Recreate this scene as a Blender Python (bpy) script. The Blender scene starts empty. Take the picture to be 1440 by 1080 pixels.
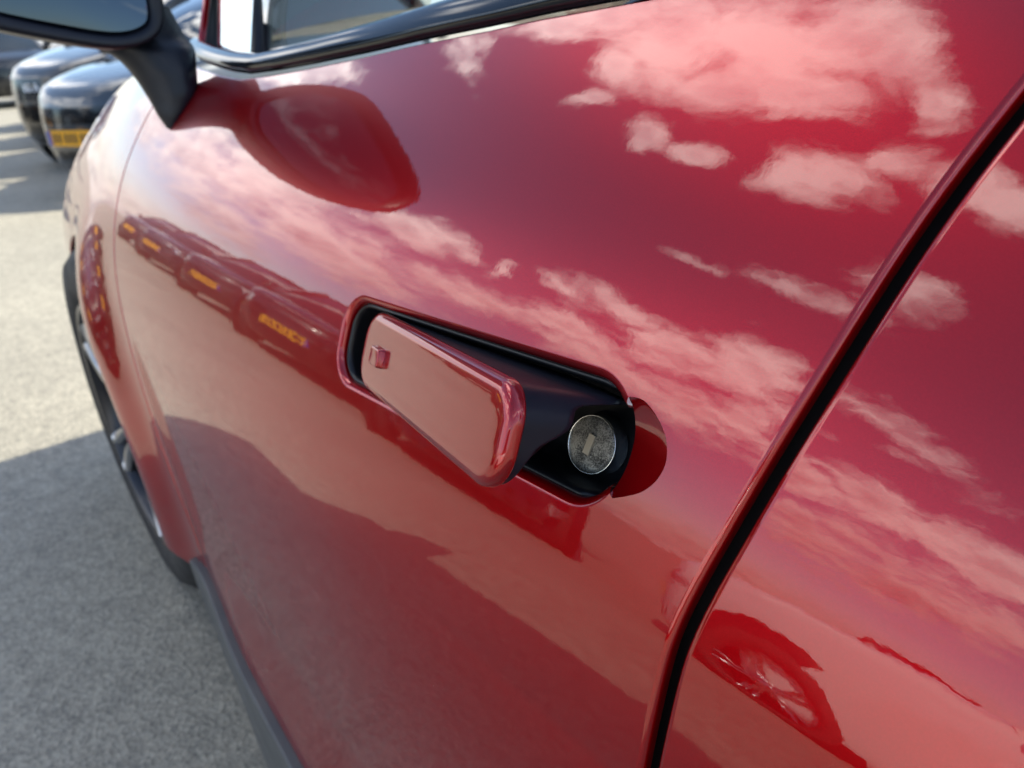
import bpy, bmesh, math, random
import numpy as np
from mathutils import Vector, Matrix
from mathutils.geometry import delaunay_2d_cdt
random.seed(4)
scn = bpy.context.scene
col = scn.collection
R = math.radians

# ------------------------------------------------------------------ camera
CAM = np.array([1.573, -.201, 1.07])
YAW, PITCH, ROLL, FPX = R(36.5), R(24.8), R(-4), 1090.0
Fv = np.array([-math.cos(YAW)*math.cos(PITCH), math.sin(YAW)*math.cos(PITCH), -math.sin(PITCH)])
Rv = np.cross(Fv, [0, 0, 1]); Rv /= np.linalg.norm(Rv)
Uv = np.cross(Rv, Fv)
Rv, Uv = math.cos(ROLL)*Rv + math.sin(ROLL)*Uv, -math.sin(ROLL)*Rv + math.cos(ROLL)*Uv
cd = bpy.data.cameras.new('camera'); cam = bpy.data.objects.new('camera', cd); col.objects.link(cam)
cam.matrix_world = Matrix(((Rv[0], Uv[0], -Fv[0], CAM[0]), (Rv[1], Uv[1], -Fv[1], CAM[1]), (Rv[2], Uv[2], -Fv[2], CAM[2]), (0, 0, 0, 1)))
cd.sensor_width = 36; cd.lens = FPX/1440*36; cd.clip_start = .01; cd.clip_end = 2000
cd.dof.use_dof = True; cd.dof.focus_distance = .40; cd.dof.aperture_fstop = 9.0
scn.camera = cam

# ------------------------------------------------------------------ sky
SUN_EL, SUN_AZ = R(41), R(30)     # azimuth from +Y towards +X
CLOUDS = [(-0.4461, 0.0006, 0.042, 0.0266, 2.675, 1, 1),
(-0.4075, 0.0078, 0.0487, 0.0348, 2.109, 1, 0.9),
(-0.355, -0.0374, 0.0805, 0.0484, 1.924, 1, 0.75),
(-0.3044, -0.0442, 0.076, 0.0493, 1.809, 1, 0.75),
(-0.2547, -0.0411, 0.0559, 0.0419, 1.984, 1, 0.9),
(-0.2172, -0.0694, 0.0515, 0.0258, 1.729, 1, 1),
(-0.1957, -0.1187, 0.0338, 0.0183, 1.897, 1, 1),
(-0.3978, -0.067, 0.0373, 0.0243, 1.737, 1, 0.9),
(-0.3281, -0.0987, 0.0522, 0.0346, 2.372, 0.9, 0.8),
(-0.2698, -0.1058, 0.058, 0.0359, 2.781, 0.95, 0.9),
(-0.4179, -0.1182, 0.0191, 0.0135, -2.663, 0.9, 0.9),
(-0.3737, -0.1678, 0.0293, 0.0219, 1.835, 1, 1),
(-0.3434, -0.1897, 0.0243, 0.0173, 2.608, 1, 1),
(-0.2739, -0.2115, 0.0284, 0.0235, 1.388, 0.85, 0.8),
(-0.2406, -0.2121, 0.0429, 0.0324, 2.624, 0.85, 0.7),
(-0.201, -0.1894, 0.027, 0.0232, 1.493, 0.85, 0.8),
(-0.1614, -0.214, 0.0345, 0.0236, 1.962, 0.9, 0.9),
(-0.1401, -0.2321, 0.028, 0.0205, 1.821, 0.9, 0.9),
(-0.3273, -0.3549, 0.0348, 0.011, 2.493, 0.5, 0.7),
(-0.2752, -0.3718, 0.0492, 0.02, 2.696, 0.55, 0.7),
(-0.1988, -0.3615, 0.0289, 0.022, 2.33, 0.55, 0.7),
(-0.5093, -0.0184, 0.0541, 0.0117, 1.639, 0.6, 0.8),
(-0.5315, -0.3993, 0.0166, 0.0102, -2.695, 0.8, 0.9),
(-0.5943, -0.3375, 0.055, 0.0316, 2.178, 1, 1),
(-0.7042, -0.3768, 0.1116, 0.0643, 2.183, 0.9, 0.9),
(-0.4666, -0.4235, 0.0299, 0.0157, 2.2, 0.6, 0.8),
(-0.4177, -0.4481, 0.0629, 0.0291, 2.376, 0.75, 0.8),
(-0.483, -0.4867, 0.0565, 0.0335, 2.474, 0.9, 0.9),
(-0.5582, -0.4566, 0.0688, 0.0295, 2.424, 0.75, 0.8),
(-0.38, -0.4949, 0.0598, 0.0376, 2.523, 0.9, 0.9),
(-0.3185, -0.5073, 0.0515, 0.041, 1.085, 1, 1),
(-0.3911, -0.5918, 0.058, 0.0408, 2.34, 0.9, 0.8),
(-0.3288, -0.59, 0.0517, 0.0336, -2.664, 0.8, 0.7),
(-0.7963, -0.1348, 0.1213, 0.0697, 1.801, 0.9, 1),
(-0.7271, -0.2249, 0.1348, 0.0733, 1.836, 1, 1),
(-0.8283, -0.2611, 0.1114, 0.0444, 1.673, 0.8, 0.9),
(-0.7277, -0.3312, 0.1108, 0.0591, 1.919, 0.9, 0.9),
(-0.6632, -0.0084, 0.0616, 0.0332, 2.753, 1, 1),
(-0.7587, 0.0223, 0.0716, 0.0303, 2.446, 1, 1),
(-0.8365, -0.0256, 0.1055, 0.0563, 2.051, 0.9, 1),
(-0.2911, -0.6582, 0.0507, 0.0352, 2.512, 1, 1),
(-0.2229, -0.6695, 0.059, 0.0368, 2.605, 1, 1),
(-0.1661, -0.6855, 0.0543, 0.0371, 2.619, 1, 1),
(-0.1181, -0.7065, 0.0434, 0.0376, 2.031, 1, 0.95),
(-0.2813, -0.7576, 0.0739, 0.0577, 3.142, 0.85, 0.7),
(-0.1968, -0.7876, 0.0724, 0.0539, -3.056, 0.85, 0.7),
(-0.1313, -0.7902, 0.051, 0.0439, 0.907, 0.85, 0.7),
(-0.1922, -0.5537, 0.0767, 0.0175, 2.422, 0.5, 0.6),
(-0.4561, -0.5528, 0.0836, 0.0344, 2.48, 0.7, 0.7),
(-0.6049, -0.4294, 0.0748, 0.0302, 2.364, 0.7, 0.8)]
world = bpy.data.worlds.new('World'); scn.world = world; world.use_nodes = True
nt = world.node_tree; nt.nodes.clear()

class NT:
    """small helper to wire shader nodes"""
    def __init__(s, t): s.t = t
    def n(s, typ, **kw):
        nd = s.t.nodes.new(typ)
        ins = kw.pop('ins', {})
        for k, v in kw.items(): setattr(nd, k, v)
        for k, v in ins.items():
            if hasattr(v, 'is_linked') or isinstance(v, bpy.types.NodeSocket): s.t.links.new(v, nd.inputs[k])
            else: nd.inputs[k].default_value = v
        return nd
    def math(s, op, a, b=0.0, c=0.0, clamp=False):
        nd = s.t.nodes.new('ShaderNodeMath'); nd.operation = op; nd.use_clamp = clamp
        for i, v in enumerate((a, b, c)):
            if isinstance(v, bpy.types.NodeSocket): s.t.links.new(v, nd.inputs[i])
            else: nd.inputs[i].default_value = v
        return nd.outputs[0]
    def vmath(s, op, a, b=(0, 0, 0)):
        nd = s.t.nodes.new('ShaderNodeVectorMath'); nd.operation = op
        for i, v in enumerate((a, b)):
            if isinstance(v, bpy.types.NodeSocket): s.t.links.new(v, nd.inputs[i])
            else: nd.inputs[i].default_value = v
        return nd
    def smooth(s, v, a, b):
        nd = s.n('ShaderNodeMapRange', interpolation_type='SMOOTHSTEP', ins={1: a, 2: b, 3: 0.0, 4: 1.0})
        s.t.links.new(v, nd.inputs[0]); return nd.outputs[0]
    def noise(s, vec, scale, detail=6, rough=.55, dist=0.0, out=0):
        nd = s.n('ShaderNodeTexNoise', ins={'Scale': scale, 'Detail': detail, 'Roughness': rough, 'Distortion': dist})
        if vec is not None: s.t.links.new(vec, nd.inputs['Vector'])
        return nd.outputs[out]
    def mix(s, f, a, b):
        nd = s.n('ShaderNodeMix', data_type='RGBA')
        for i, v in ((0, f), (6, a), (7, b)):
            if isinstance(v, bpy.types.NodeSocket): s.t.links.new(v, nd.inputs[i])
            else: nd.inputs[i].default_value = v
        return nd.outputs[2]
W = NT(nt)
geo = W.n('ShaderNodeTexCoord')
dirv = geo.outputs['Generated']
sep = W.n('ShaderNodeSeparateXYZ', ins={0: dirv})
den = W.math('ADD', W.math('MAXIMUM', sep.outputs[2], 0.0), 1.0)
inv = W.math('DIVIDE', 1.0, den)
comb = W.n('ShaderNodeCombineXYZ', ins={0: W.math('MULTIPLY', sep.outputs[0], inv), 1: W.math('MULTIPLY', sep.outputs[1], inv), 2: 0.0})
P0 = comb.outputs[0]
# cloud-plane coordinates (flat layer overhead) for the noise, so detail streaks towards the horizon
den2 = W.math('DIVIDE', 1.0, W.math('ADD', W.math('MAXIMUM', sep.outputs[2], 0.0), .22))
comb2 = W.n('ShaderNodeCombineXYZ', ins={0: W.math('MULTIPLY', sep.outputs[0], den2), 1: W.math('MULTIPLY', sep.outputs[1], den2), 2: 0.3})
PL = comb2.outputs[0]
warp = W.noise(PL, 5.0, 5, .6, 0, 1)
wv = W.vmath('SCALE', W.vmath('SUBTRACT', warp, (.5, .5, .5)).outputs[0]); wv.inputs['Scale'].default_value = .075
Pw = W.vmath('ADD', P0, wv.outputs[0]).outputs[0]
field = None; bright = None
for (bx, by, rx, ry, th, w, b) in CLOUDS:
    mp = W.n('ShaderNodeMapping', vector_type='TEXTURE', ins={'Location': (bx, by, 0), 'Rotation': (0, 0, th), 'Scale': (rx*1.25, ry*1.25, 1)})
    nt.links.new(Pw, mp.inputs['Vector'])
    ln = W.vmath('LENGTH', mp.outputs[0]).outputs['Value']
    v = W.math('MULTIPLY_ADD', ln, -w, w)
    field = v if field is None else W.math('SMOOTH_MAX', field, v, .15)
# the rest of the sky (behind and beside) carries the same fair-weather clouds at random
gen = W.noise(PL, 1.5, 7, .55, .3)
away = W.smooth(W.math('MULTIPLY_ADD', sep.outputs[0], .55, W.math('MULTIPLY', sep.outputs[1], .83)), -.02, .25)
away2 = W.smooth(sep.outputs[0], .12, .4)
genf = W.math('MULTIPLY', W.math('MULTIPLY', W.math('SUBTRACT', gen, .62), 5.0), W.math('MAXIMUM', away, away2))
genf = W.math('SUBTRACT', genf, W.math('MULTIPLY', W.math('SUBTRACT', 1.0, W.math('MAXIMUM', away, away2)), .6))
field = W.math('SMOOTH_MAX', field, genf, .1)
fine = W.noise(PL, 9.0, 10, .64, .5)
dens = W.math('ADD', field, W.math('MULTIPLY', W.math('SUBTRACT', fine, .5), 1.6))
hz = W.math('SUBTRACT', 1.0, W.smooth(sep.outputs[2], .0, .15))
dens = W.math('SMOOTH_MAX', dens, W.math('ADD', W.math('MULTIPLY_ADD', hz, .85, -.25), W.math('MULTIPLY', W.math('SUBTRACT', fine, .5), .8)), .1)
alpha = W.smooth(dens, -.06, .74)
# relief: the layer is darker where it thickens towards the sun
off = W.vmath('ADD', PL, (.035, .06, 0)).outputs[0]
fine2 = W.noise(off, 9.0, 7, .6, .5)
soft = W.noise(PL, 3.2, 5, .55, .3); soft2 = W.noise(W.vmath('ADD', PL, (.09, .15, 0)).outputs[0], 3.2, 5, .55, .3)
rel = W.math('ADD', W.math('MULTIPLY', W.math('SUBTRACT', fine2, fine), 1.5), W.math('MULTIPLY', W.math('SUBTRACT', soft2, soft), 2.2))
core = W.math('ADD', W.math('MULTIPLY', W.smooth(dens, .35, 1.2), .55), W.math('ADD', rel, .12), clamp=True)
ccol = W.mix(core, (1.0, .97, .93, 1), (.40, .42, .46, 1))
sky = W.n('ShaderNodeTexSky', sky_type='NISHITA', sun_disc=False, sun_elevation=SUN_EL, sun_rotation=SUN_AZ, air_density=1.0, dust_density=.6, ozone_density=1.5)
bg1 = W.n('ShaderNodeBackground', ins={'Color': sky.outputs[0], 'Strength': .15})
cb = W.n('ShaderNodeMapRange', ins={1: .10, 2: .42, 3: .74, 4: 2.8}); nt.links.new(sep.outputs[2], cb.inputs[0])
bg2 = W.n('ShaderNodeBackground', ins={'Color': ccol, 'Strength': cb.outputs[0]})
ms = W.n('ShaderNodeMixShader', ins={0: W.math('MULTIPLY', alpha, .96), 1: bg1.outputs[0], 2: bg2.outputs[0]})
out = W.n('ShaderNodeOutputWorld', ins={0: ms.outputs[0]})
world.cycles.sampling_method = 'MANUAL'; world.cycles.sample_map_resolution = 512

# ------------------------------------------------------------------ sun, exposure
sl = bpy.data.lights.new('sun', 'SUN'); sl.energy = 4.9; sl.angle = R(.55); sl.color = (1.0, .93, .76)
so = bpy.data.objects.new('sun', sl); col.objects.link(so); so.location = (0, 20, 20)
so.rotation_euler = Vector((-math.sin(SUN_AZ)*math.cos(SUN_EL), -math.cos(SUN_AZ)*math.cos(SUN_EL), -math.sin(SUN_EL))).to_track_quat('-Z', 'Y').to_euler()
scn.view_settings.view_transform = 'Standard'; scn.view_settings.look = 'None'
scn.view_settings.gamma = 1; scn.view_settings.use_curve_mapping = False
scn.view_settings.exposure = 1.08

# ------------------------------------------------------------------ materials
def principled(name, base, rough=.5, metal=0.0, coat=0.0, coat_ior=1.5, coat_rough=.0, ior=1.5, spec=.5):
    m = bpy.data.materials.new(name); m.use_nodes = True
    p = m.node_tree.nodes['Principled BSDF']
    p.inputs['Base Color'].default_value = (*base, 1); p.inputs['Roughness'].default_value = rough
    p.inputs['Metallic'].default_value = metal; p.inputs['Coat Weight'].default_value = coat
    p.inputs['Coat IOR'].default_value = coat_ior; p.inputs['Coat Roughness'].default_value = coat_rough
    p.inputs['IOR'].default_value = ior; p.inputs['Specular IOR Level'].default_value = spec
    return m, NT(m.node_tree), p
def bump(N, p, height, strength, distance, sock='Normal'):
    b = N.n('ShaderNodeBump', ins={'Strength': strength, 'Distance': distance, 'Height': height})
    N.t.links.new(b.outputs[0], p.inputs[sock])
M = {}
# the red metallic paint: tinted flake base under a thick clear coat
m, N, p = principled('red_paint', (.55, .003, .009), .31, .62, 1.0, 1.59, .003, spec=0.0)
oc = N.n('ShaderNodeTexCoord').outputs['Object']
fl = N.noise(oc, 1600, 2, .5)
N.t.links.new(N.mix(N.smooth(fl, .42, .62), (.285, .0010, .0030, 1), (.33, .0013, .0038, 1)), p.inputs['Base Color'])
# a light film of dust low on the panels and a few specks
film = N.math('MULTIPLY', N.smooth(N.noise(oc, 9, 6, .65), .38, .75), N.math('SUBTRACT', 1.0, N.smooth(N.n('ShaderNodeSeparateXYZ', ins={0: oc}).outputs[2], .45, .85)))
N.t.links.new(N.math('MULTIPLY_ADD', film, .07, .003), p.inputs['Coat Roughness'])
vd = N.n('ShaderNodeTexVoronoi', ins={'Scale': 70.0}); N.t.links.new(oc, vd.inputs['Vector'])
rare = N.smooth(N.n('ShaderNodeSeparateColor', ins={0: vd.outputs['Color']}).outputs[0], .93, .97)
speck = N.math('MULTIPLY', N.math('SUBTRACT', 1.0, N.smooth(vd.outputs['Distance'], .015, .045)), rare)
N.t.links.new(N.math('SUBTRACT', 1.0, N.math('MULTIPLY', speck, .5)), p.inputs['Coat Weight'])
lk_ = p.inputs['Base Color'].links[0].from_socket
N.t.links.new(N.mix(N.math('MULTIPLY', speck, .35), lk_, (.45, .40, .36, 1)), p.inputs['Base Color'])
peel = N.noise(oc, 75, 3, .5)
bump(N, p, peel, .10, .0004, 'Coat Normal')
M['red'] = m
def plastic(name, base, rough, bscale=0, bdist=0.0, **k):
    m, N, p = principled(name, base, rough, **k)
    if bscale:
        oc = N.n('ShaderNodeTexCoord').outputs['Object']
        nz = N.noise(oc, bscale, 4, .6)
        bump(N, p, nz, .5, bdist)
        r = N.n('ShaderNodeMapRange', ins={1: .3, 2: .7, 3: rough*.8, 4: min(1, rough*1.25)}); N.t.links.new(N.noise(oc, 14, 4, .6), r.inputs[0]); N.t.links.new(r.outputs[0], p.inputs['Roughness'])
    return m
M['black'] = plastic('black_plastic', (.006, .0065, .008), .36, spec=.35, bscale=1500, bdist=.00006)
M['navy'] = plastic('satin_black_plastic', (.0065, .0085, .015), .40, 700, .00004, spec=.28)
M['dark'] = plastic('dark_cavity', (.006, .006, .006), .8)
M['gloss'] = plastic('gloss_black_trim', (.006, .007, .009), .10)
M['sill'] = plastic('grey_sill_plastic', (.075, .08, .082), .62, 900, .0001)
M['rubber'] = plastic('tyre_rubber', (.018, .018, .019), .75, 200, .0004)
M['rim'] = plastic('alloy_rim', (.42, .43, .45), .28, metal=1.0)
M['rim_dark'] = plastic('dark_alloy', (.04, .04, .045), .3, metal=.6)
M['mirror'] = plastic('mirror_glass', (.055, .07, .085), .02, metal=1.0)
M['fabric'] = plastic('seat_fabric', (.03, .03, .033), .85, 300, .0006)
M['chrome'] = plastic('bright_metal', (.85, .84, .8), .25, metal=1.0)
M['lamp'] = plastic('lamp_lens', (.80, .82, .85), .12, coat=1.0, metal=.6)
M['drl'] = plastic('lamp_strip', (.85, .86, .88), .2, coat=1.0)
M['yellow'] = plastic('yellow_plate', (.75, .36, .008), .35)
M['ink'] = plastic('plate_ink', (.01, .01, .012), .5)
M['blue'] = plastic('plate_blue', (.01, .04, .3), .4)
M['keycover'] = plastic('key_cover', (.46, .39, .29), .5, 1200, .00005, metal=.2)
# lock face: worn, pitted metal
m, N, p = principled('worn_lock_metal', (.3, .28, .25), .4, .9)
oc = N.n('ShaderNodeTexCoord').outputs['Object']
sp = N.noise(oc, 1100, 5, .7); big = N.noise(oc, 130, 3, .5)
pit = N.smooth(N.math('ADD', sp, N.math('MULTIPLY', N.math('SUBTRACT', big, .5), .6)), .34, .66)
N.t.links.new(N.mix(pit, (.09, .084, .075, 1), (.42, .40, .36, 1)), p.inputs['Base Color'])
N.t.links.new(N.math('MULTIPLY_ADD', pit, -.35, .75), p.inputs['Roughness'])
bump(N, p, pit, .6, .0002)
M['lock'] = m
# glass: thin, lightly tinted sheet
def glass(name, tint):
    m = bpy.data.materials.new(name); m.use_nodes = True; t = m.node_tree; t.nodes.clear(); N = NT(t)
    fr = N.n('ShaderNodeFresnel', ins={'IOR': 1.55})
    tr = N.n('ShaderNodeBsdfTransparent', ins={'Color': (*tint, 1)}); gl = N.n('ShaderNodeBsdfGlossy', ins={'Roughness': .005, 'Color': (1, 1, 1, 1)})
    mx = N.n('ShaderNodeMixShader', ins={0: N.math('MULTIPLY', fr.outputs[0], 3.0, clamp=True), 1: tr.outputs[0], 2: gl.outputs[0]})
    N.n('ShaderNodeOutputMaterial', ins={0: mx.outputs[0]}); return m
M['glass'] = glass('window_glass', (.86, .93, .91))
M['tint'] = plastic('tinted_car_glass', (.012, .016, .018), .03, coat=1.0)
def car_paint(name, c, metal=.4, cr=.03):
    return plastic(name, c, .4, metal=metal, coat=1.0, coat_ior=1.5, coat_rough=cr)
# asphalt: pale, worn, with visible aggregate
m, N, p = principled('worn_asphalt', (.3, .28, .24), .9)
oc = N.n('ShaderNodeTexCoord').outputs['Object']
vor = N.n('ShaderNodeTexVoronoi', ins={'Scale': 130.0}); N.t.links.new(oc, vor.inputs['Vector'])
stone = N.n('ShaderNodeSeparateColor', ins={0: vor.outputs['Color']}).outputs[0]
patch = N.noise(oc, .9, 6, .6); med = N.noise(oc, 17, 5, .65); gr = N.noise(oc, 300, 3, .6)
v = N.math('ADD', N.math('MULTIPLY', stone, .32), N.math('ADD', N.math('MULTIPLY', med, .5), N.math('ADD', N.math('MULTIPLY', patch, .4), N.math('MULTIPLY', gr, .25))))
N.t.links.new(N.mix(N.smooth(v, .4, 1.1), (.155, .146, .124, 1), (.39, .360, .290, 1)), p.inputs['Base Color'])
bump(N, p, N.math('ADD', vor.outputs['Distance'], N.math('MULTIPLY', gr, .6)), .8, .004)
M['asphalt'] = m

# ------------------------------------------------------------------ object helpers
def link(name, me, mat=None, parent=None, smooth=True):
    o = bpy.data.objects.new(name, me); col.objects.link(o)
    if mat is not None: me.materials.append(mat)
    if parent is not None: o.parent = parent
    if smooth:
        me.polygons.foreach_set('use_smooth', [True]*len(me.polygons))
    return o
def mesh(name, V, F, mat=None, parent=None, smooth=True, normals=None):
    me = bpy.data.meshes.new(name); me.from_pydata([tuple(map(float, v)) for v in V], [], [tuple(int(i) for i in f) for f in F]); me.update()
    o = link(name, me, mat, parent, smooth)
    if normals is not None: me.normals_split_custom_set_from_vertices([tuple(map(float, n)) for n in normals])
    return o
def thing(name, label, cat, loc=(0, 0, 0), rz=0, group=None):
    o = bpy.data.objects.new(name, None); col.objects.link(o); o.location = loc; o.rotation_euler = (0, 0, rz)
    o['label'] = label; o['category'] = cat
    if group: o['group'] = group
    return o
def grid(P, closed_u=False, closed_v=False, flip=False):
    """P: (nu, nv, 3) -> verts, quads"""
    nu, nv = P.shape[:2]; F = []
    for i in range(nu if closed_u else nu-1):
        for j in range(nv if closed_v else nv-1):
            a, b, c, d = i*nv+j, ((i+1) % nu)*nv+j, ((i+1) % nu)*nv+(j+1) % nv, i*nv+(j+1) % nv
            F.append((d, c, b, a) if flip else (a, b, c, d))
    return P.reshape(-1, 3), F
def join(parts):
    V, F = [], []
    for v, f in parts:
        o = len(V); V.extend(list(map(tuple, v))); F.extend([tuple(i+o for i in q) for q in f])
    return V, F
def box(c, s, rot=None):
    c = np.array(c, float); s = np.array(s, float)/2
    V = np.array([(x, y, z) for x in (-1, 1) for y in (-1, 1) for z in (-1, 1)], float)*s
    if rot is not None: V = V @ np.array(rot).T
    return V+c, [(0, 1, 3, 2), (4, 6, 7, 5), (0, 4, 5, 1), (2, 3, 7, 6), (0, 2, 6, 4), (1, 5, 7, 3)]
def tube(path, rad, n=10, caps=True, up=(0, 0, 1)):
    path = np.array(path, float); m_ = len(path); T = np.gradient(path, axis=0); T /= np.linalg.norm(T, axis=1, keepdims=True)
    rad = np.broadcast_to(np.array(rad, float).reshape(-1, 1) if np.ndim(rad) < 2 else np.array(rad, float), (m_, 2 if np.ndim(rad) == 2 else 1))
    a = np.linspace(0, 2*np.pi, n, endpoint=False); P = np.zeros((m_, n, 3))
    for i in range(m_):
        s = np.cross(T[i], up); s /= np.linalg.norm(s); u = np.cross(s, T[i])
        ra, rb = rad[i][0], rad[i][-1]
        P[i] = path[i]+np.outer(np.cos(a)*ra, s)+np.outer(np.sin(a)*rb, u)
    V, F = grid(P, closed_v=True)
    if caps: F += [tuple(range(n))[::-1], tuple((m_-1)*n+k for k in range(n))]
    return V, F
def lathe(prof, c, axis, n=48):
    """prof: (r, h) pairs, h along axis"""
    axis = np.array(axis, float); axis /= np.linalg.norm(axis)
    s = np.cross(axis, (0, 0, 1) if abs(axis[2]) < .9 else (1, 0, 0)); s /= np.linalg.norm(s); t = np.cross(axis, s)
    a = np.linspace(0, 2*np.pi, n, endpoint=False)
    P = np.array([[np.array(c)+r*(np.cos(k)*s+np.sin(k)*t)+h*axis for k in a] for r, h in prof])
    V, F = grid(P, closed_v=True)
    if prof[-1][0] > 1e-4: F.append(tuple((len(prof)-1)*n+k for k in range(n)))
    return V, F

# ------------------------------------------------------------------ ground
gp = [(-300, -300, 0), (300, -300, 0), (300, 300, 0), (-300, 300, 0)]
o = mesh('ground', gp, [(0, 1, 2, 3)], M['asphalt'], smooth=False); o['kind'] = 'structure'; o['label'] = 'pale worn asphalt of the car park'

# ------------------------------------------------------------------ the red car's side: one B-spline sheet y = S(x, z)
X0, DX, NX, Z0, DZ, NZ = -1.25, .25, 21, 0.0, .1, 16
CP = np.array([[0.39306,0.37240,0.35201,0.33259,0.31606,0.30561,0.30521,0.31876,0.34913,0.39799,0.46668,0.55728,0.67212,0.81103,0.97297,1.15725],
[0.30756,0.29289,0.27743,0.26144,0.24593,0.23309,0.22659,0.23152,0.25390,0.29927,0.37026,0.46701,0.58806,0.73052,0.89313,1.07574],
[0.23333,0.22336,0.21190,0.19893,0.18485,0.17102,0.16061,0.15911,0.17421,0.21457,0.28593,0.38672,0.51165,0.65661,0.82062,1.00380],
[0.17028,0.16372,0.15531,0.14495,0.13267,0.11919,0.10699,0.10124,0.11003,0.14414,0.21377,0.31615,0.44262,0.58925,0.75544,0.94127],
[0.11814,0.11374,0.10748,0.09928,0.08904,0.07707,0.06499,0.05703,0.06095,0.08863,0.15400,0.25462,0.38065,0.52856,0.69766,0.88781],
[0.07642,0.07301,0.06808,0.06156,0.05342,0.04378,0.03339,0.02508,0.02583,0.04826,0.10670,0.20173,0.32597,0.47498,0.64738,0.84282],
[0.04437,0.04094,0.03661,0.03134,0.02516,0.01819,0.01055,0.00366,0.00321,0.02114,0.07127,0.15879,0.27985,0.42923,0.60464,0.80549],
[0.02098,0.01671,0.01240,0.00799,0.00349,-0.00093,-0.00549,-0.00959,-0.00915,0.00505,0.04716,0.12728,0.24379,0.39208,0.56941,0.77485],
[0.00509,-0.00060,-0.00537,-0.00927,-0.01238,-0.01471,-0.01667,-0.01771,-0.01462,-0.00191,0.03409,0.10768,0.21865,0.36417,0.54163,0.74995],
[-0.00451,-0.01190,-0.01753,-0.02133,-0.02342,-0.02427,-0.02453,-0.02342,-0.01707,-0.00192,0.03128,0.09916,0.20434,0.34566,0.52121,0.73000],
[-0.00897,-0.01809,-0.02485,-0.02911,-0.03087,-0.03080,-0.03007,-0.02812,-0.01888,0.00217,0.03602,0.10004,0.19989,0.33611,0.50789,0.71448],
[-0.00940,-0.02006,-0.02806,-0.03327,-0.03553,-0.03529,-0.03415,-0.03174,-0.02015,0.00721,0.04463,0.10791,0.20348,0.33448,0.50115,0.70307],
[-0.00675,-0.01867,-0.02787,-0.03424,-0.03756,-0.03815,-0.03722,-0.03338,-0.01860,0.01195,0.05379,0.11915,0.21258,0.33916,0.50020,0.69564],
[-0.00182,-0.01472,-0.02501,-0.03258,-0.03730,-0.03931,-0.03859,-0.03248,-0.01515,0.01605,0.06264,0.13097,0.22468,0.34829,0.50398,0.69212],
[0.00472,-0.00889,-0.02015,-0.02895,-0.03518,-0.03854,-0.03774,-0.02978,-0.01105,0.02119,0.07125,0.14240,0.23768,0.35993,0.51129,0.69243],
[0.01238,-0.00178,-0.01388,-0.02385,-0.03142,-0.03573,-0.03480,-0.02589,-0.00631,0.02743,0.07972,0.15321,0.25036,0.37247,0.52093,0.69638],
[0.02079,0.00619,-0.00665,-0.01760,-0.02617,-0.03106,-0.03016,-0.02099,-0.00078,0.03431,0.08810,0.16336,0.26217,0.38487,0.53193,0.70366],
[0.02968,0.01471,0.00129,-0.01037,-0.01955,-0.02481,-0.02412,-0.01503,0.00558,0.04154,0.09631,0.17278,0.27291,0.39659,0.54360,0.71392],
[0.03891,0.02361,0.00982,-0.00221,-0.01168,-0.01720,-0.01682,-0.00797,0.01271,0.04898,0.10425,0.18143,0.28256,0.40745,0.55561,0.72679],
[0.04838,0.03284,0.01890,0.00682,-0.00268,-0.00836,-0.00831,0.00017,0.02055,0.05661,0.11186,0.18927,0.29112,0.41743,0.56783,0.74204],
[0.05807,0.04237,0.02854,0.01673,0.00742,0.00168,0.00141,0.00939,0.02909,0.06443,0.11911,0.19630,0.29860,0.42656,0.58025,0.75956]])
def _bs(t): return np.stack([(1-t)**3, 3*t**3-6*t**2+4, -3*t**3+3*t**2+3*t+1, t**3], -1)/6
def sstep(v, a, b): t = np.clip((v-a)/(b-a), 0, 1); return t*t*(3-2*t)
def Sy(x, z):
    x = np.asarray(x, float); z = np.asarray(z, float)
    u = (np.clip(x, X0, 3.24)-X0)/DX; v = (np.clip(z, .0, 1.29)-Z0)/DZ
    i = np.clip(np.floor(u).astype(int), 0, NX-4); j = np.clip(np.floor(v).astype(int), 0, NZ-4)
    c = CP[(i[..., None]+np.arange(4))[..., :, None], (j[..., None]+np.arange(4))[..., None, :]]
    y = np.einsum('...i,...j,...ij', _bs(u-i), _bs(v-j), c)
    # pressed crease below the handle, growing towards the rear door
    t = np.clip((x-1.05)/.40, 0, 1)
    y = y+.105*t*t*(3-2*t)*.0022*np.log1p(np.exp(np.clip((.806-z)/.0022, -40, 40)))
    # rocker kick-out low on the door
    y = y-.016*sstep(-z, -.47, -.31)*sstep(x, .46, .75)
    # flared lip of the front wheel arch, strongest behind the wheel
    rr = np.hypot(x+.03, z-.365); an = np.arctan2(z-.365, x+.03)
    y = y-.036*np.exp(-(np.maximum(rr-.40, 0)/.075)**2)*sstep(an, 1.75, .75)
    return y
def Sn(x, z):
    e = 1e-4
    yx = (Sy(x+e, z)-Sy(x-e, z))/(2*e); yz = (Sy(x, z+e)-Sy(x, z-e))/(2*e)
    n = np.stack([yx, -np.ones_like(yx), yz], -1); return n/np.linalg.norm(n, axis=-1, keepdims=True), yx, yz
def SP(x, z):
    x = np.asarray(x, float); z = np.asarray(z, float)
    return np.stack([x, Sy(x, z), z], -1)

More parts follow.
